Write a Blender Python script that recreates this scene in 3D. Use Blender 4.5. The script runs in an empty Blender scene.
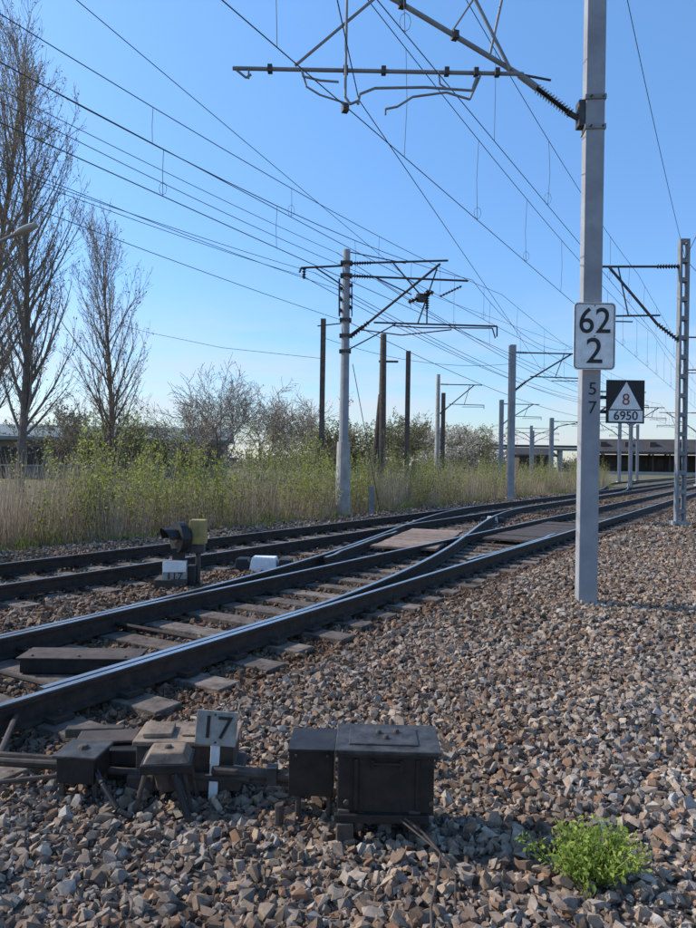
import bpy, bmesh, math, random
import numpy as np
from mathutils import Vector, Matrix, Quaternion
random.seed(7); rng=np.random.default_rng(7)
S=bpy.context.scene
# ------------------------------------------------------------ materials
def newmat(name):
    m=bpy.data.materials.new(name); m.use_nodes=True
    nt=m.node_tree; return m,nt,nt.nodes['Principled BSDF']
def mat(name,c1,c2=None,rough=.8,metal=0.,scale=6.,bump=.2,bscale=40.,bdist=.01,island=0.,spec=.3):
    m,nt,b=newmat(name); N=nt.nodes; L=nt.links
    b.inputs['Roughness'].default_value=rough; b.inputs['Metallic'].default_value=metal
    b.inputs['Specular IOR Level'].default_value=spec
    c2=c2 or tuple(x*.7 for x in c1)
    geo=N.new('ShaderNodeNewGeometry')
    n=N.new('ShaderNodeTexNoise'); n.inputs['Scale'].default_value=scale; n.inputs['Detail'].default_value=6; n.inputs['Roughness'].default_value=.65
    L.new(geo.outputs['Position'],n.inputs['Vector'])
    r=N.new('ShaderNodeValToRGB'); r.color_ramp.elements[0].position=.35; r.color_ramp.elements[1].position=.65
    r.color_ramp.elements[0].color=(*c1,1); r.color_ramp.elements[1].color=(*c2,1)
    L.new(n.outputs['Fac'],r.inputs['Fac'])
    out=r.outputs['Color']
    if island>0:
        mr=N.new('ShaderNodeMapRange'); mr.inputs['To Min'].default_value=1-island; mr.inputs['To Max'].default_value=1+island
        L.new(geo.outputs['Random Per Island'],mr.inputs['Value'])
        h=N.new('ShaderNodeHueSaturation'); L.new(mr.outputs[0],h.inputs['Value']); L.new(out,h.inputs['Color']); out=h.outputs['Color']
    L.new(out,b.inputs['Base Color'])
    if bump>0:
        n2=N.new('ShaderNodeTexNoise'); n2.inputs['Scale'].default_value=bscale; n2.inputs['Detail'].default_value=4
        L.new(geo.outputs['Position'],n2.inputs['Vector'])
        bp=N.new('ShaderNodeBump'); bp.inputs['Strength'].default_value=bump; bp.inputs['Distance'].default_value=bdist
        L.new(n2.outputs['Fac'],bp.inputs['Height']); L.new(bp.outputs[0],b.inputs['Normal'])
    return m
def leafmat(name,c1,c2,trans=.4):
    m,nt,b=newmat(name); N=nt.nodes; L=nt.links
    geo=N.new('ShaderNodeNewGeometry')
    r=N.new('ShaderNodeValToRGB'); r.color_ramp.elements[0].color=(*c1,1); r.color_ramp.elements[1].color=(*c2,1)
    L.new(geo.outputs['Random Per Island'],r.inputs['Fac']); L.new(r.outputs[0],b.inputs['Base Color'])
    b.inputs['Roughness'].default_value=.6; b.inputs['Specular IOR Level'].default_value=.2
    t=N.new('ShaderNodeBsdfTranslucent'); L.new(r.outputs[0],t.inputs['Color'])
    mx=N.new('ShaderNodeMixShader'); mx.inputs[0].default_value=trans
    L.new(b.outputs[0],mx.inputs[1]); L.new(t.outputs[0],mx.inputs[2])
    L.new(mx.outputs[0],N['Material Output'].inputs['Surface'])
    return m
M={}
M['rail']=mat('rail_rust',(.056,.036,.026),(.024,.019,.016),.8,0,12,.3,60,.004)
M['railtop']=mat('rail_steel',(.52,.53,.55),(.36,.37,.38),.3,.85,5,.0)
M['sleeper']=mat('timber_sleeper',(.19,.15,.12),(.07,.054,.043),.9,0,9,.5,50,.01,island=.35)
M['galv']=mat('galvanised_steel',(.26,.265,.27),(.17,.175,.18),.6,.15,3,.1,60,.002)
M['paintgrey']=mat('grey_painted_mast',(.32,.32,.325),(.23,.23,.24),.6,0,2.2,.2,50,.002)
M['steel']=mat('dark_steel',(.09,.085,.085),(.05,.045,.045),.6,.3,8,.15,60,.002)
M['rusty']=mat('rusty_steel',(.10,.072,.056),(.045,.036,.03),.8,0,9,.3,60,.003)
M['oldwood']=mat('old_mast_brown',(.15,.11,.085),(.085,.066,.055),.85,0,5,.3,60,.003)
M['wood']=mat('weathered_wood',(.30,.215,.16),(.16,.11,.085),.9,0,7,.4,60,.006,island=.25)
M['case']=mat('weathered_case',(.11,.085,.066),(.045,.038,.032),.85,0,9,.4,60,.004)
M['concrete']=mat('concrete',(.42,.40,.36),(.27,.25,.22),.9,0,4,.3,60,.004)
M['white']=mat('white_paint',(.80,.80,.78),(.62,.61,.58),.6,0,9,.1,60,.001)
M['black']=mat('black_paint',(.018,.018,.02),(.03,.028,.026),.5,0,9,.1,60,.001)
M['insul']=mat('brown_insulator',(.05,.028,.02),(.03,.02,.016),.25,0,9,0)
M['box']=mat('switch_box_paint',(.014,.0135,.013),(.034,.028,.023),.5,.0,11,.35,40,.004)
M['boxlid']=mat('switch_box_lid',(.075,.068,.06),(.022,.02,.019),.5,0,15,.3,40,.003)
M['tan']=mat('rusty_tan_lid',(.30,.215,.15),(.12,.085,.06),.85,0,13,.4,50,.004)
M['yellow']=mat('faded_yellow',(.42,.31,.10),(.24,.18,.08),.6,0,9,.1,60,.001)
M['glass']=mat('signal_glass',(.25,.12,.05),(.3,.15,.06),.1,0,9,0)
M['wire']=mat('copper_wire',(.10,.105,.11),(.065,.07,.075),.6,.3,9,0)
M['plategrey']=mat('grey_number_plate',(.36,.34,.30),(.20,.19,.165),.7,0,16,.15,60,.001)
M['bark']=mat('bark',(.19,.15,.12),(.10,.08,.065),.9,0,6,.4,30,.02)
M['twig']=mat('twig',(.25,.19,.15),(.15,.12,.095),.9,0,3,0)
M['bud']=leafmat('bud_leaves',(.17,.15,.07),(.27,.23,.10))
M['blossom']=leafmat('blossom',(.46,.41,.33),(.70,.64,.56),.3)
M['reed']=leafmat('dry_reed',(.25,.19,.13),(.48,.38,.27),.25)
M['leaf']=leafmat('fresh_leaf',(.16,.20,.035),(.42,.43,.09),.45)
M['leafd']=leafmat('shrub_leaf',(.09,.11,.04),(.22,.22,.09),.35)
M['far']=leafmat('far_foliage',(.13,.13,.08),(.25,.22,.16),.35)
M['weed']=leafmat('weed_leaf',(.20,.26,.04),(.40,.47,.10),.4)
M['litter']=leafmat('dry_leaf_litter',(.22,.14,.08),(.42,.30,.18),.2)
M['roof']=mat('grey_green_roof',(.20,.24,.23),(.15,.18,.17),.7,0,.5,.0)
M['roofdark']=mat('dark_canopy_roof',(.075,.065,.06),(.05,.045,.045),.8,0,.3,.0)
M['wall']=mat('factory_wall',(.24,.21,.18),(.17,.15,.13),.9,0,1,.0)
M['dark']=mat('dark_opening',(.02,.022,.025),(.03,.03,.032),.3,0,1,.0)
# ------------------------------------------------------------ builders
class MB:
    def __init__(s): s.v=[]; s.f=[]; s.m=[]; s.mats=[]
    def mi(s,k):
        if k not in s.mats: s.mats.append(k)
        return s.mats.index(k)
    def tube(s,p0,p1,r0,r1=None,n=8,mat='steel',cap=True):
        r1=r0 if r1 is None else r1
        p0=Vector(p0); p1=Vector(p1); d=(p1-p0)
        if d.length<1e-6: return
        d.normalize(); a=d.orthogonal().normalized(); b=d.cross(a); o=len(s.v); k=s.mi(mat)
        for p,r in((p0,r0),(p1,r1)):
            for i in range(n):
                t=2*math.pi*i/n; s.v.append(tuple(p+a*(r*math.cos(t))+b*(r*math.sin(t))))
        for i in range(n):
            j=(i+1)%n; s.f.append((o+i,o+j,o+n+j,o+n+i)); s.m.append(k)
        if cap:
            s.f.append(tuple(o+i for i in range(n))[::-1]); s.m.append(k)
            s.f.append(tuple(o+n+i for i in range(n))); s.m.append(k)
    def path(s,pts,r,n=8,mat='steel'):
        for a,b in zip(pts[:-1],pts[1:]): s.tube(a,b,r,r,n,mat)
    def box(s,c,size,rotz=0.,mat='steel',rot=None,taper=1.):
        R=rot if rot is not None else Matrix.Rotation(rotz,3,'Z'); c=Vector(c); o=len(s.v); k=s.mi(mat)
        for z in(-.5,.5):
            for x,y in((-.5,-.5),(.5,-.5),(.5,.5),(-.5,.5)):
                q=taper if z>0 else 1.
                s.v.append(tuple(c+R@Vector((x*size[0]*q,y*size[1]*q,z*size[2]))))
        for f in((3,2,1,0),(4,5,6,7),(0,1,5,4),(1,2,6,5),(2,3,7,6),(3,0,4,7)):
            s.f.append(tuple(o+i for i in f)); s.m.append(k)
    def insul(s,p0,p1,r=.06,n=8,mat='insul',ribs=8):
        p0=Vector(p0);p1=Vector(p1); s.tube(p0,p1,r*.4,None,n,mat)
        for i in range(ribs):
            a=p0.lerp(p1,(i+.3)/ribs); b=p0.lerp(p1,(i+.75)/ribs); s.tube(a,b,r,r*.55,10,mat)
    def obj(s,name,parent=None,loc=(0,0,0),bevel=0,smooth=False):
        loc=Vector(loc)
        me=bpy.data.meshes.new(name); me.from_pydata([tuple(Vector(v)-loc) for v in s.v],[],s.f); me.update()
        for k in s.mats: me.materials.append(M[k])
        me.polygons.foreach_set('material_index',s.m)
        if smooth: me.polygons.foreach_set('use_smooth',[True]*len(s.f))
        ob=bpy.data.objects.new(name,me); S.collection.objects.link(ob)
        if parent: ob.parent=parent
        else: ob.location=loc
        if bevel:
            b=ob.modifiers.new('bevel','BEVEL'); b.width=bevel; b.segments=2; b.limit_method='ANGLE'; b.angle_limit=math.radians(50)
        return ob
def empty(name,loc=(0,0,0)):
    e=bpy.data.objects.new(name,None); e.location=loc; e.empty_display_size=.3; S.collection.objects.link(e); return e
def text(name,body,loc,size,mat,parent,ploc,off=0.,rotz=0.,sx=1.):
    c=bpy.data.curves.new(name,'FONT'); c.body=body; c.size=size; c.align_x='CENTER'; c.align_y='CENTER'; c.extrude=.0012; c.offset=off
    o=bpy.data.objects.new(name,c); S.collection.objects.link(o); c.materials.append(M[mat])
    o.rotation_euler=(math.pi/2,0,rotz); o.scale=(sx,1,1); o.parent=parent; o.location=Vector(loc)-Vector(ploc); return o
def fastmesh(name,V,F,cols=None,mats=(),nper=3,flat=True):
    me=bpy.data.meshes.new(name); nf=len(F)
    me.vertices.add(len(V)); me.vertices.foreach_set('co',np.asarray(V,dtype=np.float32).ravel())
    me.loops.add(nf*nper); me.loops.foreach_set('vertex_index',np.asarray(F,dtype=np.int32).ravel())
    me.polygons.add(nf); me.polygons.foreach_set('loop_start',np.arange(0,nf*nper,nper,dtype=np.int32))
    try: me.polygons.foreach_set('loop_total',np.full(nf,nper,dtype=np.int32))
    except Exception: pass
    me.update(calc_edges=True); me.validate()
    if flat: me.polygons.foreach_set('use_smooth',np.zeros(len(me.polygons),dtype=bool)); me.update()
    if cols is not None:
        a=me.color_attributes.new('Col','FLOAT_COLOR','POINT'); c=np.ones((len(V),4),dtype=np.float32); c[:,:3]=cols; a.data.foreach_set('color',c.ravel())
    for m in mats: me.materials.append(m)
    ob=bpy.data.objects.new(name,me); S.collection.objects.link(ob); return ob
# ------------------------------------------------------------ site geometry (metres)
# tracks run in direction (0.6,1); X = 0.6*Y + c
K=1/math.sqrt(1.36); U=Vector((.6*K,K,0)); NL=Vector((-K,.6*K,0)); RZ=-math.atan(.6)
cN,cF,cBn,cBf=-4.456,-6.208,-8.70,-10.45
cA=(cN+cF)/2; cB=(cBn+cBf)/2; SH=cA-cB
def sst(a,b,x):
    t=min(1,max(0,(x-a)/(b-a))); return t*t*(3-2*t)
def ux(Y): return SH*sst(5.2,26,Y)
def terr(X,Y):
    p=(X-(.6*Y+cN))*K
    a=np.clip((p-.45)/.6,0,1); b=np.clip((-6.0-p)/.8,0,1)
    m=np.maximum(a*a*(3-2*a),b*b*(3-2*b))
    mid=np.exp(-((p+2.55)/.45)**2)*.05*np.clip((12-Y)/4,0,1)
    return -.065+.065*m+mid+.022*np.sin(1.7*X+.6*Y)*np.sin(1.3*Y-.8*X)*m
# ------------------------------------------------------------ ground sheet
def axis(lo,a,b,hi,st):
    l=-np.geomspace(-lo if lo<0 else 1,-a,14)[:-1] if lo<0 else []
    return np.concatenate([l,np.arange(a,b,st),np.geomspace(b,hi,16)])
xs=axis(-1800,-36,36,1800,.36); ys=np.concatenate([np.linspace(-60,-2,8),np.arange(-1.6,60,.36),np.geomspace(60.5,2500,18)])
gx,gy=np.meshgrid(xs,ys); gz=terr(gx,gy); nx,ny=len(xs),len(ys)
V=np.stack([gx,gy,gz],-1).reshape(-1,3)
i,j=np.meshgrid(np.arange(nx-1),np.arange(ny-1)); q=(j*nx+i).ravel()
F=np.stack([q,q+1,q+nx+1,q+nx],-1)
m,nt,b=newmat('ground_gravel_and_soil'); N=nt.nodes; L=nt.links
geo=N.new('ShaderNodeNewGeometry'); sep=N.new('ShaderNodeSeparateXYZ'); L.new(geo.outputs['Position'],sep.inputs[0])
ma=N.new('ShaderNodeMath'); ma.operation='MULTIPLY'; ma.inputs[1].default_value=.6; L.new(sep.outputs['Y'],ma.inputs[0])
mb_=N.new('ShaderNodeMath'); mb_.operation='SUBTRACT'; L.new(sep.outputs['X'],mb_.inputs[0]); L.new(ma.outputs[0],mb_.inputs[1])
nz=N.new('ShaderNodeTexNoise'); nz.inputs['Scale'].default_value=.8; nz.inputs['Detail'].default_value=5; L.new(geo.outputs['Position'],nz.inputs['Vector'])
mn=N.new('ShaderNodeMath'); mn.operation='MULTIPLY_ADD'; mn.inputs[1].default_value=2.2; L.new(nz.outputs['Fac'],mn.inputs[0]); L.new(mb_.outputs[0],mn.inputs[2])
mr=N.new('ShaderNodeMapRange'); mr.inputs['From Min'].default_value=-12.4; mr.inputs['From Max'].default_value=-11.4; L.new(mn.outputs[0],mr.inputs['Value'])
vo=N.new('ShaderNodeTexVoronoi'); vo.inputs['Scale'].default_value=19; L.new(geo.outputs['Position'],vo.inputs['Vector'])
sc=N.new('ShaderNodeSeparateColor'); L.new(vo.outputs['Color'],sc.inputs[0])
cr=N.new('ShaderNodeValToRGB'); e=cr.color_ramp.elements; e[0].color=(.09,.068,.052,1); e[1].color=(.42,.34,.27,1)
x=e.new(.4); x.color=(.20,.15,.115,1); x=e.new(.75); x.color=(.28,.225,.18,1); L.new(sc.outputs[0],cr.inputs[0])
dk=N.new('ShaderNodeMapRange'); dk.inputs['From Min'].default_value=.0; dk.inputs['From Max'].default_value=.035; dk.inputs['To Min'].default_value=1; dk.inputs['To Max'].default_value=.55
L.new(vo.outputs['Distance'],dk.inputs['Value'])
mul=N.new('ShaderNodeMix'); mul.data_type='RGBA'; mul.blend_type='MULTIPLY'; mul.inputs[0].default_value=1
L.new(cr.outputs[0],mul.inputs[6]); L.new(dk.outputs[0],mul.inputs[7])
so=N.new('ShaderNodeValToRGB'); so.color_ramp.elements[0].color=(.10,.10,.045,1); so.color_ramp.elements[1].color=(.22,.18,.11,1)
n3=N.new('ShaderNodeTexNoise'); n3.inputs['Scale'].default_value=3; n3.inputs['Detail'].default_value=6; L.new(geo.outputs['Position'],n3.inputs['Vector']); L.new(n3.outputs['Fac'],so.inputs[0])
mx=N.new('ShaderNodeMix'); mx.data_type='RGBA'; L.new(mr.outputs[0],mx.inputs[0]); L.new(so.outputs[0],mx.inputs[6]); L.new(mul.outputs[2],mx.inputs[7])
L.new(mx.outputs[2],b.inputs['Base Color']); b.inputs['Roughness'].default_value=.95; b.inputs['Specular IOR Level'].default_value=.15
bp=N.new('ShaderNodeBump'); bp.invert=True; bp.inputs['Strength'].default_value=.9; bp.inputs['Distance'].default_value=.03; L.new(vo.outputs['Distance'],bp.inputs['Height']); L.new(bp.outputs[0],b.inputs['Normal'])
ground=fastmesh('ground',V,F,None,[m],4,flat=False)
# ------------------------------------------------------------ ballast stones
m,nt,b=newmat('ballast_stone'); N=nt.nodes; L=nt.links
at=N.new('ShaderNodeAttribute'); at.attribute_name='Col'
geo=N.new('ShaderNodeNewGeometry'); nn=N.new('ShaderNodeTexNoise'); nn.inputs['Scale'].default_value=42; nn.inputs['Detail'].default_value=5; nn.inputs['Roughness'].default_value=.7
L.new(geo.outputs['Position'],nn.inputs['Vector'])
r=N.new('ShaderNodeMapRange'); r.inputs['From Min'].default_value=.3; r.inputs['From Max'].default_value=.7; r.inputs['To Min'].default_value=.65; r.inputs['To Max'].default_value=1.25; L.new(nn.outputs['Fac'],r.inputs['Value'])
mm=N.new('ShaderNodeMix'); mm.data_type='RGBA'; mm.blend_type='MULTIPLY'; mm.inputs[0].default_value=1; L.new(at.outputs['Color'],mm.inputs[6]); L.new(r.outputs[0],mm.inputs[7])
# patchy rust staining over metres
ns=N.new('ShaderNodeTexNoise'); ns.inputs['Scale'].default_value=.9; ns.inputs['Detail'].default_value=4; L.new(geo.outputs['Position'],ns.inputs['Vector'])
rs=N.new('ShaderNodeValToRGB'); rs.color_ramp.elements[0].position=.38; rs.color_ramp.elements[0].color=(.82,.74,.66,1); rs.color_ramp.elements[1].position=.62; rs.color_ramp.elements[1].color=(1.0,.99,.97,1); L.new(ns.outputs['Fac'],rs.inputs[0])
m2=N.new('ShaderNodeMix'); m2.data_type='RGBA'; m2.blend_type='MULTIPLY'; m2.inputs[0].default_value=1; L.new(mm.outputs[2],m2.inputs[6]); L.new(rs.outputs[0],m2.inputs[7])
L.new(m2.outputs[2],b.inputs['Base Color']); b.inputs['Roughness'].default_value=.9; b.inputs['Specular IOR Level'].default_value=.2
bp=N.new('ShaderNodeBump'); bp.inputs['Strength'].default_value=.3; bp.inputs['Distance'].default_value=.003; L.new(nn.outputs['Fac'],bp.inputs['Height']); L.new(bp.outputs[0],b.inputs['Normal'])
stone_m=m
tmpl=[]
for k in range(30):
    bm=bmesh.new(); ax=np.array([1.2,rng.uniform(.6,1.0),rng.uniform(.35,.75)])
    # broken rock: slab with sheared/chipped corners, sharp edges
    n=int(rng.integers(4,7)); ph=rng.uniform(0,6.28)
    for q in range(n):
        a=ph+2*math.pi*(q+rng.uniform(-.3,.3))/n
        r0_=rng.uniform(.75,1.05); bm.verts.new(np.array([math.cos(a)*r0_,math.sin(a)*r0_,-rng.uniform(.3,.9)])*ax)
        if rng.random()<.85:
            r1_=rng.uniform(.4,1.0); bm.verts.new(np.array([math.cos(a+.2)*r1_,math.sin(a+.2)*r1_,rng.uniform(.3,.95)])*ax)
    rr=bmesh.ops.convex_hull(bm,input=bm.verts[:])
    junk=[g for g in rr.get('geom_interior',[])+rr.get('geom_unused',[]) if isinstance(g,bmesh.types.BMVert)]
    if junk: bmesh.ops.delete(bm,geom=list(set(junk)),context='VERTS')
    bmesh.ops.triangulate(bm,faces=bm.faces[:]); bm.verts.ensure_lookup_table(); bm.verts.index_update()
    tmpl.append((np.array([v.co[:] for v in bm.verts]),np.array([[v.index for v in f.verts] for f in bm.faces]))); bm.free()
PAL=np.array([[.25,.178,.13],[.35,.262,.195],[.42,.335,.26],[.29,.248,.215],[.12,.09,.07],[.29,.172,.108],[.40,.352,.305],[.20,.142,.105]])
def stones(y0,y1,dens,r0,r1,zoff=0.):
    n=int((y1**2-y0**2)*.52*dens+2.6*(y1-y0)*dens)
    Y=np.sqrt(rng.uniform(y0**2,y1**2,n)); X=rng.uniform(-1,1,n)*(.52*Y+1.2)
    p=(X-(.6*Y+cN))*K
    keep=(p>-7.3+rng.normal(size=n)*.25)
    X,Y,p=X[keep],Y[keep],p[keep]; n=len(X)
    R=r0+(r1-r0)*rng.random(n)**1.8
    Z=terr(X,Y)+rng.uniform(-.3,.7,n)*R+zoff
    w=np.tile(np.array([.23,.2,.12,.12,.11,.09,.05,.08]),(n,1))
    right=np.clip((p-2.0)/3,0,1)[:,None]; w=w*(1-right)+right*np.array([.16,.22,.20,.17,.05,.05,.11,.04])
    cw=np.cumsum(w/w.sum(1)[:,None],1); idx=(rng.random(n)[:,None]>cw).sum(1).clip(0,7)
    C=PAL[idx]*rng.uniform(.78,1.2,n)[:,None]
    C*=(.88+.16*np.clip((p-1.5)/3,0,1))[:,None]
    bed=((p<.7)&(p>-6.2)); C[bed]*=np.array([.80,.72,.66])
    C[(p>-1.7)&(p<.55)]*=.74
    sel=rng.integers(0,len(tmpl),n)
    VV=[];FF=[];CC=[];o=0
    for k,(tv,tf) in enumerate(tmpl):
        I=np.where(sel==k)[0]; c=len(I)
        if c==0: continue
        q=rng.normal(size=(c,4)); q[:,0]*=1.4; q[:,3]*=2.2; q[:,1:3]*=.75; q/=np.linalg.norm(q,axis=1,keepdims=True); a,b_,c_,d=q.T
        Rm=np.stack([1-2*(c_**2+d**2),2*(b_*c_-a*d),2*(b_*d+a*c_),2*(b_*c_+a*d),1-2*(b_**2+d**2),2*(c_*d-a*b_),2*(b_*d-a*c_),2*(c_*d+a*b_),1-2*(b_**2+c_**2)],-1).reshape(c,3,3)
        vv=np.einsum('nij,vj->nvi',Rm,tv)*R[I][:,None,None]
        vv+=np.stack([X[I],Y[I],Z[I]],-1)[:,None,:]
        VV.append(vv.reshape(-1,3)); FF.append((tf[None]+(np.arange(c)*len(tv))[:,None,None]+o).reshape(-1,3)); CC.append(np.repeat(C[I],len(tv),0)); o+=c*len(tv)
    return np.concatenate(VV),np.concatenate(FF),np.concatenate(CC)
parts=[stones(1.7,6.5,1200,.017,.043),stones(1.7,5.5,800,.007,.016,.006),stones(6.5,14,500,.023,.050),stones(14,42,75,.035,.07)]
o=0;VV=[];FF=[];CC=[]
for a,f,c in parts: VV.append(a);FF.append(f+o);CC.append(c);o+=len(a)
fastmesh('gravel_ballast',np.concatenate(VV),np.concatenate(FF),np.concatenate(CC),[stone_m],3)
# ------------------------------------------------------------ rails
TOP=.165
PROF=[(-.07,-.165),(.07,-.165),(.07,-.153),(.012,-.135),(.010,-.045),(.034,-.036),(.036,-.006),(.026,0),(-.026,0),(-.036,-.006),(-.034,-.036),(-.010,-.045),(-.012,-.135),(-.07,-.153)]
def rail(name,pts,parent,dz=0.):
    mb=MB(); kr=mb.mi('rail'); kt=mb.mi('railtop'); n=len(PROF)
    P=[Vector((x,y,0)) for x,y in pts]
    for i,p in enumerate(P):
        d=(P[min(i+1,len(P)-1)]-P[max(i-1,0)]).normalized(); nr=Vector((d.y,-d.x,0))
        for a,z in PROF:
            v=p+nr*a; mb.v.append((v.x,v.y,TOP+z+dz))
    for i in range(len(P)-1):
        for j in range(n):
            k=(j+1)%n; mb.f.append((i*n+j,i*n+k,(i+1)*n+k,(i+1)*n+j)); mb.m.append(kt if j==7 else kr)
    mb.f.append(tuple(range(n))[::-1]); mb.m.append(kr); mb.f.append(tuple(range((len(P)-1)*n,len(P)*n))); mb.m.append(kr)
    mb.obj(name,parent)
def ln(c,y0,y1,st=2.): 
    ys=np.arange(y0,y1+.001,st); return [(.6*y+c,y) for y in ys]
tA=empty('railway_track'); tB=empty('railway_track'); tC=empty('railway_track'); tX=empty('railway_turnout')
rail('rail_near',ln(cN,-4,240,4),tA)
rail('rail_far',[(.6*y+cF+max(0,.085-ux(y)),y) for y in np.concatenate([np.arange(4.3,8,.4),np.arange(8,240,4)])],tA)
rail('stock_rail_start',ln(cF,-4,4.4,1.4),tX)
ysx=np.arange(4.4,27,.5)
def divrail(c):
    out=[]
    for y in ysx: out.append((.6*y+c-ux(y),y))
    return out
rail('curved_stock_rail',divrail(cF),tX,.001)
rail('curved_closure_rail',[(.6*y+cN-max(.085,ux(y)),y) for y in ysx],tX,.0015)
rail('rail_near',ln(cBn,-6,240,3),tB); rail('rail_far',ln(cBf,-6,240,3),tB)
rail('guard_rail_near',[(.6*y+cN-.09-(.06 if abs(y-13)>1.6 else 0),y) for y in np.arange(10.8,15.4,.4)],tX,-.004)
rail('guard_rail_far',[(.6*y+cF-ux(y)+.10+(.06 if abs(y-13)>1.6 else 0),y) for y in np.arange(10.8,15.4,.4)],tX,-.004)
for nm,c in(('rail_near',cBn),('rail_far',cBf)):
    rail(nm,[(.6*y+c-5.2*sst(38,75,y),y) for y in np.arange(38,240,2.5)],tC,.001)
def sleepers(name,parent,items):
    mb=MB()
    for (c,y,l0,l1,z) in items:   # l0 right extent, l1 left extent from centre c
        base=Vector((.6*y+c,y,0)); mid=base+NL*((l1-l0)/2)
        mb.box((mid.x+random.uniform(-.02,.02),mid.y,z-.075+random.uniform(-.014,.004)),(l0+l1+random.uniform(-.14,.12),.235,.15),RZ+random.uniform(-.014,.014),'sleeper')
    mb.obj(name,parent,bevel=.008)
dy=.56*K
it=[]; y=-1.5
while y<70:
    ext=ux(y)*K if y<16 else 0
    it.append((cA,y,1.22,1.27+ext,-.006)); y+=dy
sleepers('sleepers',tA,it)
it=[]; y=3.
while y<70:
    ext=(SH-ux(y))*K if 16<=y<26 else 0
    it.append((cB,y+.1,1.24+ext,1.27,-.012)); y+=dy
sleepers('sleepers',tB,it)
# fasteners
mb=MB(); y=1.
while y<22:
    for c in(cN,cF,cBn,cBf):
        for sgn in(-1,1):
            p=Vector((.6*y+c,y,0))+NL*(sgn*.105)
            mb.box((p.x,p.y,.012),(.10,.15,.03),RZ,'rail'); mb.tube((p.x,p.y,.02),(p.x,p.y,.06),.014,.014,6,'rail')
    y+=dy
mb.obj('rail_fasteners',tA)
# timber crossing deck boards inside the curve, steel plates in main track
mb=MB()
for k in range(11):
    y=12.8+k*.33; c=cA-ux(y); base=Vector((.6*y+c,y,0)); sl=math.atan2(.6-(ux(y+.1)-ux(y-.1))/.2,1)
    mb.box((base.x,base.y,.09+random.uniform(-.006,.006)),(1.18+random.uniform(-.05,.05),.325,.05),-sl,'wood')
mb.obj('boardwalk_crossing',None,(0,0,0),bevel=.006)
mb=MB()
for k in range(6):
    y=14.8+k*.75; mb.box((.6*y+cA,y,.085+random.uniform(-.006,.006)),(1.12,.80,.04),RZ,'rusty')
mb.obj('crossing_plate')
# blade cover box + stretcher bars
mb=MB(); 
mb.box((-2.0,5.36,.055),(.86,.26,.11),.02,'box'); mb.box((-2.0,5.36,.116),(.90,.30,.012),.02,'rusty')
for s_ in(-.35,0,.35): mb.tube((-2.0+s_,5.26,.12),(-2.0+s_,5.26,.134),.012,.012,6,'steel')
mb.obj('point_lock_cover',bevel=.006)
mb=MB()
for y in(4.6,5.0,5.9):
    p=Vector((.6*y+cN,y,.0)); q=p+NL*1.5; mb.tube((p.x,p.y,.05),(q.x,q.y,.05),.018,.018,8,'rail')
p=Vector((-1.72,3.5,.12)); mb.tube(p,(-1.25,3.42,.13),.016,.016,8,'rusty'); mb.tube((-2.1,4.6,.05),p,.016,.016,8,'rusty')
mb.obj('stretcher_bars',tX)
# ------------------------------------------------------------ catenary masts
def ladder(mb,x,y,h,w,mat='paintgrey'):
    for s_ in(-1,1):
        mb.box((x+s_*w*.38,y,h/2),(w*.24,w*.7,h),0,mat)
    z=.4
    while z<h:
        mb.box((x,y-w*.36,z),(w*.95,.012,.12),0,mat); mb.box((x,y+w*.36,z),(w*.95,.012,.12),0,mat); z+=.55
def ibeam(mb,x,y,h,w,mat):
    mb.box((x,y-w*.45,h/2),(w,w*.1,h),0,mat); mb.box((x,y+w*.45,h/2),(w,w*.1,h),0,mat); mb.box((x,y,h/2),(w*.12,w*.8,h),0,mat)
# --- near mast with number signs
px,py=2.845,8.3; loc=(px,py,0); e=empty('catenary_mast',loc)
mb=MB(); mb.box((px,py,4.4),(.215,.20,8.9),-.1,'paintgrey')
for z in(5.60,5.95,7.6): mb.box((px,py,z),(.245,.235,.06),-.1,'galv')
for z in(5.60,5.95,7.6):
    for s_ in(-.07,.07): mb.tube((px+s_,py-.14,z),(px+s_,py-.10,z),.014,.014,6,'steel')
mb.obj('mast_column',e,loc,bevel=.028)
mb=MB(); mb.box((px,py,-.04),(.42,.42,.1),0,'concrete'); mb.obj('footing',e,loc,bevel=.03)
mb=MB(); g='galv'
# bracket, insulator, main arm
mb.box((px-.14,py,5.78),(.10,.14,.30),0,'steel')
mb.tube((px-.14,py,5.72),(px-.30,py+.02,5.82),.035,.035,8,'steel'); mb.insul((px-.26,py+.02,5.80),(2.18,py+.08,6.14),.062,ribs=13)
mb.tube((2.2,py+.08,6.13),(1.98,py+.08,6.29),.04,.04,10,g)
mb.tube((2.0,py+.08,6.28),(.56,py+.1,7.13),.030,.030,10,g); mb.tube((.56,py+.1,7.13),(-.35,py+.1,7.62),.030,.030,10,g)
# top stay
mb.insul((px-.15,py,7.6),(2.3,py+.05,7.55),.05); mb.tube((2.3,py+.05,7.55),(.0,py+.1,7.45),.02,.02,8,g)
mb.tube((1.86,py+.04,6.33),(1.25,py+.04,7.50),.022,.022,8,g); mb.tube((1.62,py+.12,6.5),(1.82,py+.12,7.5),.016,.016,8,g)
mb.tube((1.15,py+.14,6.80),(1.60,py+.14,7.5),.012,.012,8,g)
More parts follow.
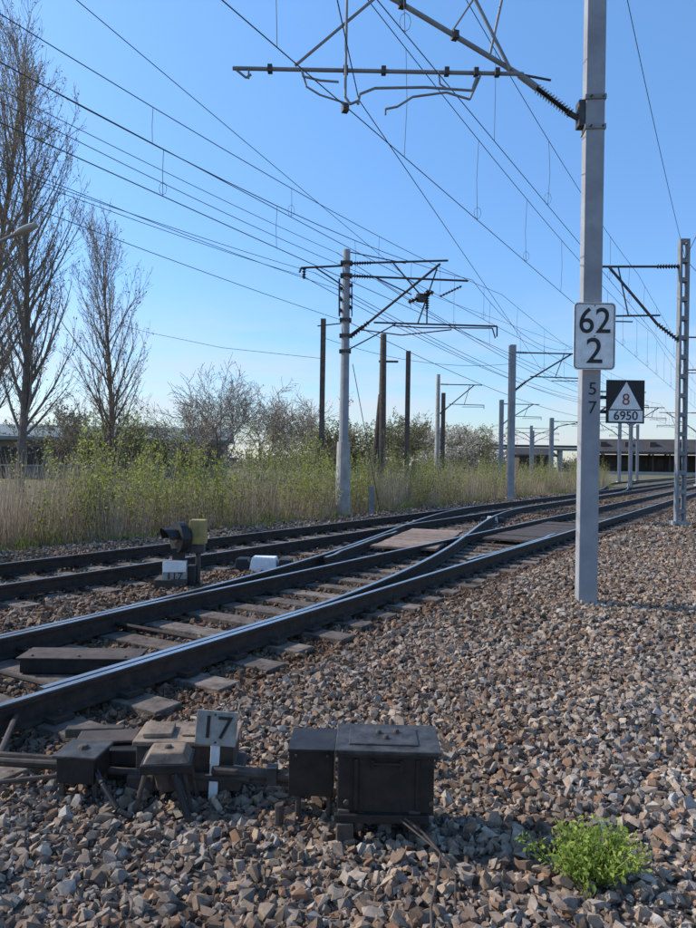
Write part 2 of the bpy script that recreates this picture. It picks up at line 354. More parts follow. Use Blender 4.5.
# registration tube
mb.tube((-1.44,py,6.27),(2.02,py+.06,6.29),.024,.024,10,g)
mb.tube((-1.42,py,6.27),(-1.28,py,6.16),.014,.014,6,g); mb.tube((-1.28,py,6.16),(-1.22,py,6.2),.014,.014,6,g); mb.tube((-1.25,py,6.27),(-1.25,py,6.15),.012,.012,6,g)
mb.tube((-.70,py-.02,6.30),(.35,py+.03,7.25),.018,.018,8,g)
mb.path([(-.10,py-.04,7.4),(-.10,py-.04,6.3),(-.10,py-.04,5.93),(-.04,py-.05,5.84),(.05,py-.05,5.88)],.016,8,g)
mb.path([(-.62,py,6.27),(-.60,py-.03,6.17),(-.40,py-.04,6.12),(-.18,py-.05,6.10)],.014,8,g)
mb.path([(-.62,py,6.27),(-.56,py-.03,6.05),(-.40,py-.04,5.95),(-.12,py-.05,5.86)],.012,8,g)
mb.path([(.05,py-.05,5.84),(.07,py-.05,5.96),(.25,py-.02,6.05),(.85,py,6.08),(1.40,py,6.05),(1.46,py+.02,6.22)],.016,8,g)
mb.path([(.38,py+.03,5.83),(.52,py+.03,5.86),(.70,py+.03,5.98),(1.10,py+.03,6.04),(1.38,py+.03,5.96),(1.5,py+.03,6.24)],.014,8,g)
mb.tube((.38,py+.03,5.83),(.38,py+.03,5.76),.012,.012,6,g)
for xx in(-1.0,-.1,.35,1.1,1.45,1.7): mb.box((xx,py+.02,6.28),(.055,.075,.085),0,'steel')
for xx,zz in((-.1,7.3),(.56,7.12),(1.2,6.75),(-.10,5.86)): mb.box((xx,py+.08,zz),(.07,.09,.09),.3,'steel')
mb.tube((1.95,py+.06,6.29),(2.35,py+.06,6.22),.014,.014,8,'steel')
mb.path([(1.0,py,6.28),(1.02,py,6.12),(1.12,py,6.06)],.01,6,g)
mb.obj('cantilever_arm',e,loc)
# km sign 62/2 (fixed to mast), stencilled 57
def rplate(mb,c,w,h,r,y,t,mat):
    o=len(mb.v); k=mb.mi(mat); pts=[]
    for cx,cz,a0 in((w/2-r,h/2-r,0),(-w/2+r,h/2-r,90),(-w/2+r,-h/2+r,180),(w/2-r,-h/2+r,270)):
        for a in range(0,91,15):
            t_=math.radians(a0+a); pts.append((c[0]+cx+r*math.cos(t_),c[1]+cz+r*math.sin(t_)))
    n=len(pts)
    for yy in(y,y+t):
        for a,z in pts: mb.v.append((a,yy,z))
    mb.f.append(tuple(o+i for i in range(n))[::-1]); mb.m.append(k); mb.f.append(tuple(o+n+i for i in range(n))); mb.m.append(k)
    for i in range(n):
        j=(i+1)%n; mb.f.append((o+i,o+j,o+n+j,o+n+i)); mb.m.append(k)
sy=py-.17; sx_,sz=2.84,3.13
loc=(sx_,sy,sz); e=empty('hectometre_sign',loc)
mb=MB(); rplate(mb,(sx_,sz),.485,.78,.05,sy,.012,'white'); mb.obj('plate',e,loc)
mb=MB()
w,h,r=.455,.75,.04; pts=[]
for cx,cz,a0 in((w/2-r,h/2-r,0),(-w/2+r,h/2-r,90),(-w/2+r,-h/2+r,180),(w/2-r,-h/2+r,270)):
    for a in range(0,91,15):
        t_=math.radians(a0+a); pts.append((sx_+cx+r*math.cos(t_),sy-.002,sz+cz+r*math.sin(t_)))
pts.append(pts[0]); mb.path(pts,.004,6,'black'); mb.obj('border_line',e,loc)
mb=MB(); 
for z in(sz-.2,sz+.2): mb.box((sx_,sy+.035,z),(.25,.046,.04),0,'steel')
mb.tube((sx_,sy-.006,sz),(sx_,sy+.001,sz),.008,.008,8,'steel'); mb.tube((sx_,sy-.006,sz+.355),(sx_,sy+.001,sz+.355),.008,.008,8,'steel')
mb.obj('brackets',e,loc)
text('number_62','62',(sx_,sy-.0035,sz+.165),.42,'black',e,loc,.002,sx=.92)
text('number_2','2',(sx_,sy-.0035,sz-.185),.42,'black',e,loc,.002)
m57=empty('mast_number',(2.84,py-.13,2.4))
for ch,z in(('5',2.52),('7',2.30)):
    t=text('digit_'+ch,ch,(px+.005,py-.1035,z),.21,'black',m57,(2.84,py-.13,2.4)); t.rotation_euler=(math.pi/2,0,-.1)
# gradient sign
gx_,gy_,gz_=3.255,py-.05,2.385; loc=(gx_,gy_,gz_); e=empty('gradient_sign',loc)
mb=MB(); mb.box((gx_,gy_,gz_),(.45,.012,.51),0,'black')
mb.box((px+.22,gy_+.03,gz_+.05),(.34,.03,.04),0,'steel'); mb.box((px+.22,gy_+.03,gz_-.12),(.34,.03,.04),0,'steel')
mb.obj('plate',e,loc)
mb=MB(); k=mb.mi('white'); y0=gy_-.0085; t1=gz_+.235; b1=gz_-.09
o=len(mb.v); mb.v+=[(gx_-.185,y0,b1),(gx_+.185,y0,b1),(gx_+.01,y0,t1)]; mb.f.append((o,o+1,o+2)); mb.m.append(k)
o=len(mb.v); mb.v+=[(gx_-.195,y0,gz_-.105),(gx_-.195,y0,gz_-.235),(gx_+.205,y0,gz_-.235),(gx_+.205,y0,gz_-.105)]; mb.f.append((o,o+1,o+2,o+3)); mb.m.append(k)
mb.obj('white_fields',e,loc)
M['redb']=mat('red_brown_paint',(.28,.08,.06),(.2,.06,.05),.6,0,9,0)
text('digit_8','8',(gx_+.005,gy_-.011,gz_+.02),.19,'redb',e,loc,.0)
text('number_6950','6950',(gx_+.005,gy_-.011,gz_-.17),.145,'black',e,loc,.001)
# --- left mast (for track B)
def leftmast():
    x0,y0=-.15,22.4; loc=(x0,y0,0); e=empty('catenary_mast',loc)
    mb=MB(); mb.tube((x0,y0,0),(x0,y0,2.3),.25,.21,16,'concrete'); mb.tube((x0,y0,2.3),(x0,y0,8.45),.16,.12,12,'paintgrey')
    for z in(5.2,5.7,6.2,7.62,8.02): mb.box((x0,y0,z),(.38,.34,.09),0,'steel')
    mb.obj('mast_column',e,loc)
    mb=MB(); g='steel'
    def p(a,b): return (x0+a,y0,b)
    for z in(6.5,6.85,7.2): mb.insul(p(-.22,z),p(.22,z+.12),.10,ribs=4); 
    mb.path([(x0-.2,y0-.1,6.3),(x0-.22,y0-.1,7.5)],.03,6,g); mb.path([(x0+.2,y0-.1,6.3),(x0+.18,y0-.1,7.4)],.02,6,g)
    mb.path([p(.1,8.02),p(3.25,8.16)],.035,8,g); mb.path([p(.1,7.62),p(3.9,7.52)],.035,8,g)
    mb.path([p(.15,5.7),p(.55,6.0)],.05,8,g); mb.insul(p(.15,5.65),p(.75,6.15),.09); mb.path([p(.75,6.15),p(3.0,8.05)],.04,8,g)
    mb.insul(p(.15,8.02),p(.8,8.05),.08); mb.insul(p(.15,7.62),p(.8,7.6),.08)
    mb.path([p(.9,6.14),p(4.85,6.08)],.03,8,g); mb.path([p(1.5,6.05),p(2.4,6.0),p(4.7,6.02),p(4.8,5.7)],.022,8,g); mb.path([p(4.85,6.08),p(4.85,5.75)],.025,8,g)
    mb.path([p(2.3,6.1),p(2.9,7.9)],.025,8,g); mb.path([p(1.5,8.05),p(2.6,6.8),p(2.6,6.1)],.025,8,g); mb.path([p(.9,7.6),p(2.1,7.05)],.022,8,g)
    mb.box(p(2.4,6.95),(.25,.2,.25),.4,'steel'); mb.insul(p(2.0,6.8),p(2.8,7.15),.10); mb.insul(p(2.6,6.6),p(2.6,7.2),.08); mb.insul(p(3.0,7.0),p(3.7,7.35),.05)
    mb.path([p(0,7.95),p(-1.45,7.85),p(-1.5,7.7)],.035,8,g); mb.path([p(-.1,7.3),p(-1.0,7.88)],.025,8,g); mb.path([p(-.1,6.1),p(-.9,6.0)],.02,8,g)
    mb.insul(p(-1.35,7.85),p(-1.35,7.5),.07,ribs=4); mb.path([p(0,8.4),p(1.9,8.05)],.018,6,g)
    mb.path([p(0,5.2),p(.9,5.7),p(1.6,6.1)],.022,6,g); mb.path([p(.5,5.9),p(1.8,5.75),p(3.4,5.95)],.02,6,g)
    mb.path([(x0+.25,y0,4.8),(x0+1.2,y0+.1,.1)],.012,6,'steel'); mb.box((x0+.9,y0-.3,.45),(.14,.12,.9),0,'galv')
    mb.obj('cantilever_arms',e,loc)
leftmast()
def mast(x,y,h,w,style,arm=0.,matn='paintgrey',arm2=0.,name='catenary_mast'):
    loc=(x,y,0); e=empty(name,loc); mb=MB()
    if style=='ladder': ladder(mb,x,y,h,w,matn)
    elif style=='i': ibeam(mb,x,y,h,w,matn)
    elif style=='conc': mb.tube((x,y,0),(x,y,h),w*.6,w*.4,12,matn)
    mb.box((x,y,.02),(w*1.6,w*1.6,.2),0,'concrete'); mb.obj('mast_column',e,loc)
    for arm in(arm,arm2):
        if not arm: continue
        mb=MB(); s=1 if arm>0 else -1; a=abs(arm); g='steel'
        def p(u,z): return (x+s*u,y+.1*u,z)
        top=min(h-.35,7.4)
        mb.insul(p(w/2,top),p(.75,top),.07); mb.path([p(.75,top),p(a,top+.02)],.035,8,g)
        mb.insul(p(w/2,5.3),p(.7,5.75),.08); mb.path([p(.7,5.75),p(a*.82,top)],.04,8,g)
        mb.path([p(a*.25,6.0),p(a*1.05,5.98)],.028,8,g); mb.path([p(a*1.05,5.98),p(a*1.05,5.7)],.022,8,g); mb.path([p(a*1.05,5.85),p(a*.55,5.82)],.02,8,g)
        mb.path([p(a*.6,6.0),p(a*.72,top)],.022,8,g)
        mb.obj('cantilever_arm',e,loc)
mast(9.50,20.,8.15,.27,'ladder',-2.5,'galv')
mast(7.9,34,7.5,.30,'i',3.6,'paintgrey')
mast(-1.15,30,7.8,.22,'i',0,'oldwood'); mast(1.72,36,8.3,.40,'conc',0,'oldwood'); mast(3.35,40,8.1,.26,'i',0,'oldwood',-0.); mast(6.35,50,8.1,.34,'conc',3.2,'concrete')
mast(7.55,56,7.4,.3,'i',0,'oldwood'); mast(13.3,61,7.4,.34,'i',3.4,'paintgrey'); mast(23.5,90,6.9,.3,'i',3.5,'paintgrey',-3); mast(20.6,71,6.6,.36,'i',3.8,'paintgrey')
mast(16.9,48,7.2,.3,'i',3.6,'paintgrey'); mast(24.2,60,7.2,.26,'i',3,'paintgrey',-2.5); mast(31,80,7.2,.3,'i',-3,'paintgrey'); mast(38,92,7.4,.3,'i',-3.4,'paintgrey'); mast(18.5,30.5,7.8,.34,'ladder',-3.6,'galv'); mast(29,110,7.3,.35,'i',4,'paintgrey',-4)
mast(35,70.,7.6,.34,'ladder',-3.8,'galv')
# strut pair near the 381 mast
mb=MB(); mb.tube((1.2,36,.0),(1.6,36,5.2),.12,.1,8,'oldwood'); mb.box((2.0,36,6.9),(1.0,.1,.1),0,'oldwood'); mb.box((3.3,40,1.2),(1.2,.25,.1),0,'oldwood'); mb.box((3.7,40,1.0),(.12,.3,1.6),0,'oldwood'); mb.obj('mast_bracing')
# ------------------------------------------------------------ overhead wires
def wires(name,splines):
    c=bpy.data.curves.new(name,'CURVE'); c.dimensions='3D'; c.bevel_depth=1.; c.bevel_resolution=1; c.materials.append(M['wire'])
    for pts,r in splines:
        s=c.splines.new('POLY'); s.points.add(len(pts)-1)
        for i,p in enumerate(pts): s.points[i].co=(*p,1); s.points[i].radius=r
    o=bpy.data.objects.new(name,c); S.collection.objects.link(o); return o
def sag(p0,p1,s,n=16):
    p0=Vector(p0);p1=Vector(p1); return [tuple(p0.lerp(p1,i/n)-Vector((0,0,4*s*(i/n)*(1-i/n)))) for i in range(n+1)]
def catenary(c,zc,supports,r=.007,drop=True,off=0.,step=3.2):
    out=[]; y0,y1=supports[0][0],supports[-1][0]
    out.append(([(.6*y+c,y,zc) for y in np.linspace(y0,y1,20)],r))
    for (ya,za,sg),(yb,zb,_) in zip(supports[:-1],supports[1:]):
        P=sag((.6*ya+c+off,ya,za),(.6*yb+c+off,yb,zb),sg,20); out.append((P,r))
        if drop:
            n=max(3,int((yb-ya)/step))
            for i in range(n):
                t=(i+.5)/n; y=ya+(yb-ya)*t; z=za+(zb-za)*t-4*sg*t*(1-t)
                if z-zc>.15: 
                    x=.6*y+c; d=.03*random.uniform(-1,1)
                    out.append(([(x+off,y,z),(x+off*.5+d,y,(z+zc)/2),(x,y,zc)],r*.65))
                    if random.random()<.6: 
                        out.append(([(x+off*.5+.06*math.cos(a),y,zc+.12+.10*math.sin(a)) for a in np.linspace(0,6.28,9)],r*.5))
    return out
W=[]
W+=catenary(-5.03,5.80,[(-12,7.5,.5),(8.35,7.35,.35),(30,7.4,.6),(60,7.3,.7),(100,7.3,.7),(160,7.3,.5),(230,7.3,0)],.0065,step=2.3)
W+=catenary(-9.55,5.75,[(-3.,7.7,1.15),(22.4,7.55,.8),(34,7.4,.6),(61,7.3,.7),(100,7.3,.7),(160,7.3,.5),(230,7.3,0)],.008,step=2.4)
wires('overhead_line_wires',W)
W=[]
# secondary contact wire / crossover wires
W.append(([(-.8,2.,6.15),(0.06,8.3,5.92),(5.2,22.4,6.1),(9.6,34,5.9)],.0065))
W.append(([(-7.7,-2.,7.2),(2.4,22.4,7.1),(11.2,34,7.3)],.006))
W+=catenary(-3.9,6.15,[(-6,7.8,.4),(8.6,7.5,.2),(20.5,7.3,.5),(60,7.3,.8)],.006,step=2.2)
W+=catenary(-8.6,6.0,[(-3.,7.3,.7),(22.4,7.1,.5),(48,7.3,.6)],.0065,step=2.6)
for c,z0,z1,s_ in((-15.0,7.55,7.6,.55),(-13.9,8.4,8.35,.35),(-13.4,6.6,6.1,.3),(-13.9,7.4,7.2,.5),(-14.6,6.9,7.7,.45),(-12.6,7.9,7.5,.5)):
    W.append((sag((.6*-2+c+1.0,-2,z0),(.6*22.4+c,22.4,z1),s_),.0075)); W.append((sag((.6*22.4+c,22.4,z1),(.6*61+c,61,z1-.3),.8),.011))
W.append((sag((2.9,8.3,8.6),(9.55,20,7.6),.15),.006)); W.append((sag((9.55,20,7.6),(18.5,30.5,7.6),.3),.009))
W.append((sag((9.5,19.9,7.6),(3.6,-1.5,11.2),.25),.010))
W.append((sag((18.5,30.5,7.6),(35,70,7.5),.6),.012))
W.append(([(-12.5,33,8.4),(-9,31,7.3),(-5.5,30,6.5),(-1.15,30,6.1)],.010))
W.append((sag((-1.15,30,7.0),(7.9,34,6.6),.5),.010))
wires('feeder_wires',W)
# ------------------------------------------------------------ switch machine (foreground)
loc=(.18,3.1,0); e=empty('switch_machine',loc)
x0,yc=.185,3.1
mb=MB()
mb.box((x0,yc,.243),(.41,.26,.245),-.03,'box')
for s_ in(-.13,.13): mb.box((x0+s_,yc-.135,.243),(.02,.012,.22),-.03,'box')
mb.obj('motor_housing',e,loc,bevel=.012)
mb=MB(); mb.box((x0+.008,yc,.384),(.45,.31,.018),-.03,'boxlid'); mb.box((x0+.005,yc,.367),(.435,.295,.016),-.03,'box')
mb.box((x0-.01,yc+.0,.396),(.30,.19,.008),-.03,'boxlid')
for a,b_ in((-.03,.03),(.05,.04),(.0,-.03)): mb.tube((x0+a,yc+b_,.398),(x0+a,yc+b_,.415),.016,.010,10,'rusty')
mb.obj('lid',e,loc,bevel=.005)
mb=MB()
mb.box((x0+.222,yc-.01,.338),(.012,.12,.05),-.03,'steel'); mb.tube((x0-.06,yc-.15,.338),(x0+.06,yc-.154,.338),.005,.005,8,'box'); mb.box((x0-.06,yc-.142,.33),(.016,.012,.04),0,'box'); mb.box((x0+.06,yc-.146,.33),(.016,.012,.04),0,'box')
for s_ in(-.17,.19): mb.tube((x0+s_,yc-.135,.17),(x0+s_,yc-.15,.17),.012,.012,8,'rusty')
for sx in(-.18,.12):
    mb.box((x0+sx,yc-.12,.06),(.05,.035,.15),0,'rusty'); mb.box((x0+sx,yc+.10,.07),(.035,.03,.12),0,'rusty'); mb.box((x0+sx,yc-.01,.03),(.05,.30,.03),0,'rusty')
mb.box((x0-.02,yc-.14,.105),(.40,.03,.035),0,'box'); mb.box((x0-.175,yc-.14,.04),(.07,.06,.10),.1,'rusty'); mb.box((x0+.12,yc-.06,.08),(.10,.12,.09),.1,'box')
mb.obj('support_frame',e,loc,bevel=.004)
mb=MB(); mb.box((-.14,3.24,.215),(.20,.24,.20),-.03,'box'); mb.box((-.14,3.24,.320),(.212,.25,.014),-.03,'box'); mb.tube((-.20,3.14,.02),(-.20,3.14,.13),.014,.014,6,'rusty'); mb.tube((-.06,3.14,.02),(-.06,3.14,.13),.014,.014,6,'rusty')
for a in(-.07,.07): mb.tube((-.14+a,3.115,.30),(-.14+a,3.108,.30),.008,.008,6,'rusty')
mb.obj('gear_housing',e,loc,bevel=.010)
mb=MB(); mb.tube((-.22,3.24,.15),(-.62,3.34,.13),.026,.026,10,'rusty'); mb.tube((-.22,3.28,.10),(-1.72,3.5,.08),.018,.018,8,'rusty')
mb.box((-.33,3.26,.15),(.05,.06,.08),0,'steel'); mb.box((-.48,3.31,.13),(.1,.05,.05),-.3,'steel'); mb.tube((-.28,3.10,.0),(-.28,3.10,.09),.02,.02,8,'rusty')
mb.obj('throw_rods',e,loc,bevel=.003)
# junction cabinet
loc=(-.76,3.5,0); e=empty('junction_cabinet',loc)
mb=MB(); mb.box((-.775,3.52,.125),(.47,.24,.19),.03,'case'); mb.box((-.77,3.50,.055),(.54,.3,.07),.03,'rusty')
for s_ in(-.15,0,.15): mb.box((-.775+s_,3.395,.13),(.03,.012,.17),.03,'rusty')
mb.obj('case',e,loc,bevel=.01)
mb=MB(); mb.box((-.775,3.52,.232),(.50,.27,.024),.03,'tan'); mb.box((-.92,3.5,.256),(.14,.15,.022),.1,'tan'); mb.box((-.70,3.53,.250),(.20,.16,.010),.0,'tan'); mb.obj('lid',e,loc,bevel=.008)
mb=MB(); mb.box((-1.14,3.55,.10),(.26,.22,.15),.05,'box'); mb.box((-1.20,3.57,.19),(.30,.16,.018),.15,'rusty'); mb.box((-1.32,3.72,.16),(.3,.06,.05),.1,'case'); mb.obj('side_case',e,loc,bevel=.01)
# cable terminal on splayed legs
loc=(-.82,3.26,0); e=empty('cable_terminal_box',loc); tx=-.815
mb=MB(); mb.box((tx,3.26,.245),(.21,.17,.045),.1,'tan',taper=.72); mb.box((tx,3.26,.20),(.23,.18,.045),.1,'box'); mb.tube((tx,3.26,.08),(tx,3.26,.18),.05,.07,12,'rusty'); mb.tube((tx,3.26,.265),(tx,3.26,.28),.02,.015,10,'rusty')
for a,b_ in((-.12,-.06),(.12,-.06),(-.10,.08),(.11,.08)): mb.tube((tx+a*.7,3.26+b_,.19),(tx+a*1.1,3.26+b_*1.2,-.01),.012,.012,8,'rusty')
mb.tube((tx+.05,3.18,.18),(tx+.13,3.12,.0),.018,.018,8,'box')
mb.obj('terminal',e,loc,bevel=.006)
loc=(-1.25,3.3,0); e=empty('point_detector_box',loc)
mb=MB(); mb.box((-1.24,3.34,.15),(.185,.17,.12),-.1,'box'); mb.box((-1.24,3.34,.217),(.215,.20,.016),-.1,'boxlid'); mb.tube((-1.24,3.34,.22),(-1.24,3.34,.242),.03,.02,8,'rusty')
for a,b_ in((-.08,-.05),(.08,-.06),(-.07,.06),(.08,.06)): mb.box((-1.24+a,3.34+b_,.05),(.025,.025,.12),0,'rusty')
mb.tube((-1.34,3.34,.15),(-1.9,3.5,.10),.014,.014,8,'rusty'); mb.tube((-1.34,3.30,.11),(-1.8,3.28,.06),.012,.012,8,'rusty')
mb.path([(-1.16,3.28,.15),(-1.10,3.2,.12),(-1.0,3.12,.04),(-.93,3.1,.02)],.012,8,'box')
mb.obj('detector',e,loc,bevel=.006)
# number 17 sign
loc=(-.60,3.34,0); e=empty('switch_number_sign',loc); T=Matrix.Rotation(math.radians(2.),3,'Y')
mb=MB(); mb.box((-.615,3.34,.13),(.042,.02,.30),0,'white',rot=T); mb.obj('post',e,loc,bevel=.003)
mb=MB(); mb.box((-.605,3.325,.335),(.195,.008,.165),0,'plategrey',rot=Matrix.Rotation(math.radians(4),3,'Y'))
for s_ in(-.03,.03): mb.tube((-.61,3.318,.335+s_*2.2),(-.61,3.33,.335+s_*2.2),.006,.006,8,'rusty')
mb.obj('plate',e,loc,bevel=.003)
t=text('number_17','17',(-.605,3.319,.335),.155,'black',e,loc,.000); t.rotation_euler=(math.pi/2,math.radians(4),0)
# cable
wires('ground_cable',[([(.26,2.93,.12),(.33,2.86,.10),(.39,2.76,.07),(.36,2.62,.06),(.315,2.45,.055),(.30,2.3,.05),(.31,2.1,.05)],.0055),([(.24,2.92,.12),(.38,2.76,.08),(.43,2.64,.05),(.40,2.45,.04)],.004)])
bpy.data.objects['ground_cable'].data.materials.clear(); bpy.data.objects['ground_cable'].data.materials.append(M['rusty'])
# ------------------------------------------------------------ dwarf signal
loc=(-2.25,9.1,-.03); e=empty('dwarf_signal',loc)
mb=MB(); mb.box((-2.26,9.1,.03),(.40,.4,.12),.1,'rusty'); mb.tube((-2.22,9.15,.0),(-2.22,9.15,.45),.05,.05,10,'black'); mb.obj('base',e,loc,bevel=.01)
mb=MB(); mb.box((-2.20,8.98,.18),(.31,.02,.30),.15,'plategrey'); mb.box((-2.20,8.966,.25),(.29,.012,.14),.15,'white'); mb.obj('number_plate',e,loc,bevel=.004)
text('number','117',(-2.20,8.958,.12),.14,'black',e,loc,.0,rotz=.15)
mb=MB(); dv=Vector((-.75,-.62,.0)).normalized(); c=Vector((-2.13,9.1,.62))
mb.tube(c,c+dv*.10,.20,.20,20,'black'); mb.tube(c+dv*.101,c+dv*.11,.075,.075,16,'glass'); mb.tube(c-dv*.08,c,.12,.19,16,'black')
n=12; k=mb.mi('black'); o=len(mb.v); side=Vector((-dv.y,dv.x,0)); up=Vector((0,0,1))
for q in range(n+1):
    a=math.pi*(q/n)*1.1-.157
    rad=side*math.cos(a)*.12+up*math.sin(a)*.12
    mb.v.append(tuple(c+dv*.10+rad)); mb.v.append(tuple(c+dv*(.24+.06*math.sin(a))+rad*1.05))
for q in range(n): mb.f.append((o+2*q,o+2*q+1,o+2*q+3,o+2*q+2)); mb.m.append(k)
mb.box((-2.18,9.1,.40),(.16,.14,.16),.2,'black'); mb.box((-2.01,9.12,.12),(.10,.16,.26),0,'black')
mb.obj('signal_head',e,loc)
mb=MB(); mb.box((-1.95,9.2,.68),(.20,.18,.32),.0,'yellow'); mb.box((-1.95,9.2,.46),(.17,.16,.12),0,'steel'); mb.tube((-1.95,9.2,0),(-1.95,9.2,.45),.035,.035,8,'steel'); mb.obj('backing_case',e,loc,bevel=.012)
# fouling point markers
def fouling(x,y,s,rz,nm='fouling_point_marker'):
    loc=(x,y,0); e=empty(nm,loc); mb=MB(); R=Matrix.Rotation(rz,3,'Z')
    mb.box((x,y,.05*s),(.40*s,.28*s,.2*s),rz,'white',taper=.8)
    for s_ in(-1,1):
        c=Vector((x,y,.05*s))+R@Vector((s_*.30*s,0,-.01)); mb.box(c,(.20*s,.275*s,.17*s),rz,'black',taper=.82)
    mb.obj('block',e,loc,bevel=.012)
fouling(-1.25,10.7,1.1,-.05); fouling(4.25,20.5,.85,-.2)
# ------------------------------------------------------------ street lamp
loc=(-7.2,12.2,0); e=empty('street_lamp',loc)
mb=MB(); mb.tube((-7.2,12.2,0),(-7.2,12.2,4.6),.09,.06,12,'galv'); mb.path([(-7.2,12.2,4.6),(-7.1,12.2,4.95),(-6.8,12.2,5.2),(-6.2,12.2,5.35),(-5.85,12.2,5.52)],.032,8,'galv'); mb.obj('post',e,loc)
bm=bmesh.new(); bmesh.ops.create_uvsphere(bm,u_segments=16,v_segments=8,radius=1); 
for v in bm.verts: v.co=Vector((v.co.x*.24*(1.-.12*v.co.x),v.co.y*.10,v.co.z*(.075 if v.co.z>0 else .05)))
bm.transform(Matrix.Rotation(-.42,4,'Y')); me=bpy.data.meshes.new('lamp_head'); bm.to_mesh(me); bm.free(); me.materials.append(M['concrete'])
for p in me.polygons: p.use_smooth=True
o=bpy.data.objects.new('lamp_head',me); S.collection.objects.link(o); o.parent=e; o.location=(-5.66+7.2,0,5.60)
# ------------------------------------------------------------ trees
def grow(mb,p,d,length,r,level,P,leaves):
    nseg=P['seg'][level]; pts=[Vector(p)]; dirs=[]; d=Vector(d).normalized(); rr=[r]
    for i in range(nseg):
        d=(d+Vector((random.gauss(0,1),random.gauss(0,1),random.gauss(0,1)))*P['wob'][level]+Vector((0,0,P['up'][level]))).normalized()
        pts.append(pts[-1]+d*(length/nseg)); dirs.append(d.copy()); rr.append(r*(1-(i+1)/nseg*.85))
    ns=(8,4,3,3)[min(level,3)]; mt='bark' if level<1 else 'twig'
    for i in range(nseg): mb.tube(pts[i],pts[i+1],max(rr[i],P['rmin']),max(rr[i+1],P['rmin']),ns,mt,cap=False)
    if level<P['levels']:
        n=P['n'][level]
        for k in range(n):
            t=P['start'][level]+(1-P['start'][level])*(k+random.random())/n; t=min(t,.99)
            i=int(t*nseg); q=pts[i].lerp(pts[i+1],t*nseg-i); dd=dirs[i]
            a=dd.orthogonal().normalized(); a.rotate(Quaternion(dd,random.uniform(0,6.283)))
            ang=math.radians(random.gauss(P['ang'][level],6)); nd=dd*math.cos(ang)+a*math.sin(ang)
            ll=P['len'][level]*P['shape'](t,level)*random.uniform(.6,1.25)
            grow(mb,q,nd,ll,max(min(rr[i]*.42,.07),P['rmin']),level+1,P,leaves)
    elif leaves is not None:
        for _ in range(P['leaf']):
            i=random.randrange(nseg); q=pts[i].lerp(pts[i+1],random.random()); leaves.append(q+Vector((random.gauss(0,.05),random.gauss(0,.05),random.gauss(0,.05))))
def leafcloud(name,pts,size,mat,parent=None,loc=(0,0,0)):
    P=np.array([tuple(p) for p in pts])-np.array(loc); n=len(P)
    a=rng.normal(size=(n,3)); a/=np.linalg.norm(a,axis=1,keepdims=True); b=rng.normal(size=(n,3)); b-=(b*a).sum(1,keepdims=True)*a; b/=np.linalg.norm(b,axis=1,keepdims=True)
    s=(size*rng.uniform(.6,1.3,n))[:,None]
    V=np.stack([P-a*s,P+b*s*.5,P+a*s,P-b*s*.5],1).reshape(-1,3); F=np.arange(n*4).reshape(-1,4)
    o=fastmesh(name,V,F,None,[M[mat]],4); 
    if parent: o.parent=parent
    else: o.location=loc
    return o
def tree(name,loc,H,P,r,leaf='bud',lsize=.06):
    e=empty(name,loc); mb=MB(); lv=[]; grow(mb,Vector(loc),(0,0,1),H,r,0,P,lv); mb.obj('trunk_and_branches',e,loc)
    if lv: leafcloud('leaves',lv,lsize,leaf,e,loc)
POP=dict(seg=(14,6,4,2),wob=(.022,.06,.09,.1),up=(.03,.10,.10,.08),levels=3,n=(58,10,4),start=(.12,.12,.1),ang=(30,23,24),len=(4.0,1.5,.6),
  shape=lambda t,l:(.25+.95*math.sin(math.pi*min(1,(1-t)*.75+.10))) if l==0 else 1.1-.4*t,rmin=.007,leaf=1)
tree('poplar_tree',(-14.3,30.5,0),16.6,POP,.21)
tree('poplar_tree',(-18.6,35,0),21.5,dict(POP,len=(4.6,1.8,.7)),.25)
tree('poplar_tree',(-16.6,31.5,0),14.5,POP,.18)
tree('poplar_tree',(-12.9,38.,0),12.6,dict(POP,n=(48,10,4),len=(4.2,1.5,.6),start=(.08,.12,.1)),.18)
RND=dict(seg=(4,5,4,2),wob=(.08,.12,.14,.12),up=(.02,.03,.02,.0),levels=3,n=(14,10,7),start=(.25,.25,.2),ang=(52,42,40),len=(3.6,1.7,.8),shape=lambda t,l:1.15-.35*t,rmin=.009,leaf=1)
BL=dict(RND,leaf=4)
tree('blossoming_tree',(-6.9,37,0),3.4,BL,.15,'blossom',.04)
tree('blossoming_tree',(-4.9,40,0),2.9,BL,.15,'blossom',.04)
tree('bare_shrub_tree',(-9.6,44,0),2.9,RND,.15)
tree('bare_shrub_tree',(-2.6,46,0),2.9,RND,.15)
GR=dict(RND,leaf=6,n=(14,9,6))
for x,y,h,lm in((1.2,52,2.3,'leafd'),(4.0,58,2.7,'leafd'),(8.4,64,2.8,'blossom'),(11.8,78,3.4,'far'),(15,84,3.4,'leafd'),(-.5,50,2.0,'leafd'),(18,100,3.2,'far'),(12.4,70,2.8,'leafd'),(-15,50,2.6,'leafd'),(-20,48,2.5,'far'),(6.2,66,3.2,'leafd')):
    tree('shrub_tree',(x,y,0),h,GR,.14,lm,.085)
# distant tree belt
pts=[]
for k in range(260):
    t=random.random(); cx=-150+t*250; cy=160+random.uniform(-15,30)+ (0 if cx<50 else 80); R=random.uniform(1.6,3.8)
    for _ in range(150):
        v=Vector((random.gauss(0,1),random.gauss(0,1),random.gauss(0,1))).normalized()*R*random.random()**.4; pts.append((cx+v.x*1.3,cy+v.y,max(.1,R*.75+v.z*.9)))
leafcloud('distant_trees',pts,.38,'far')
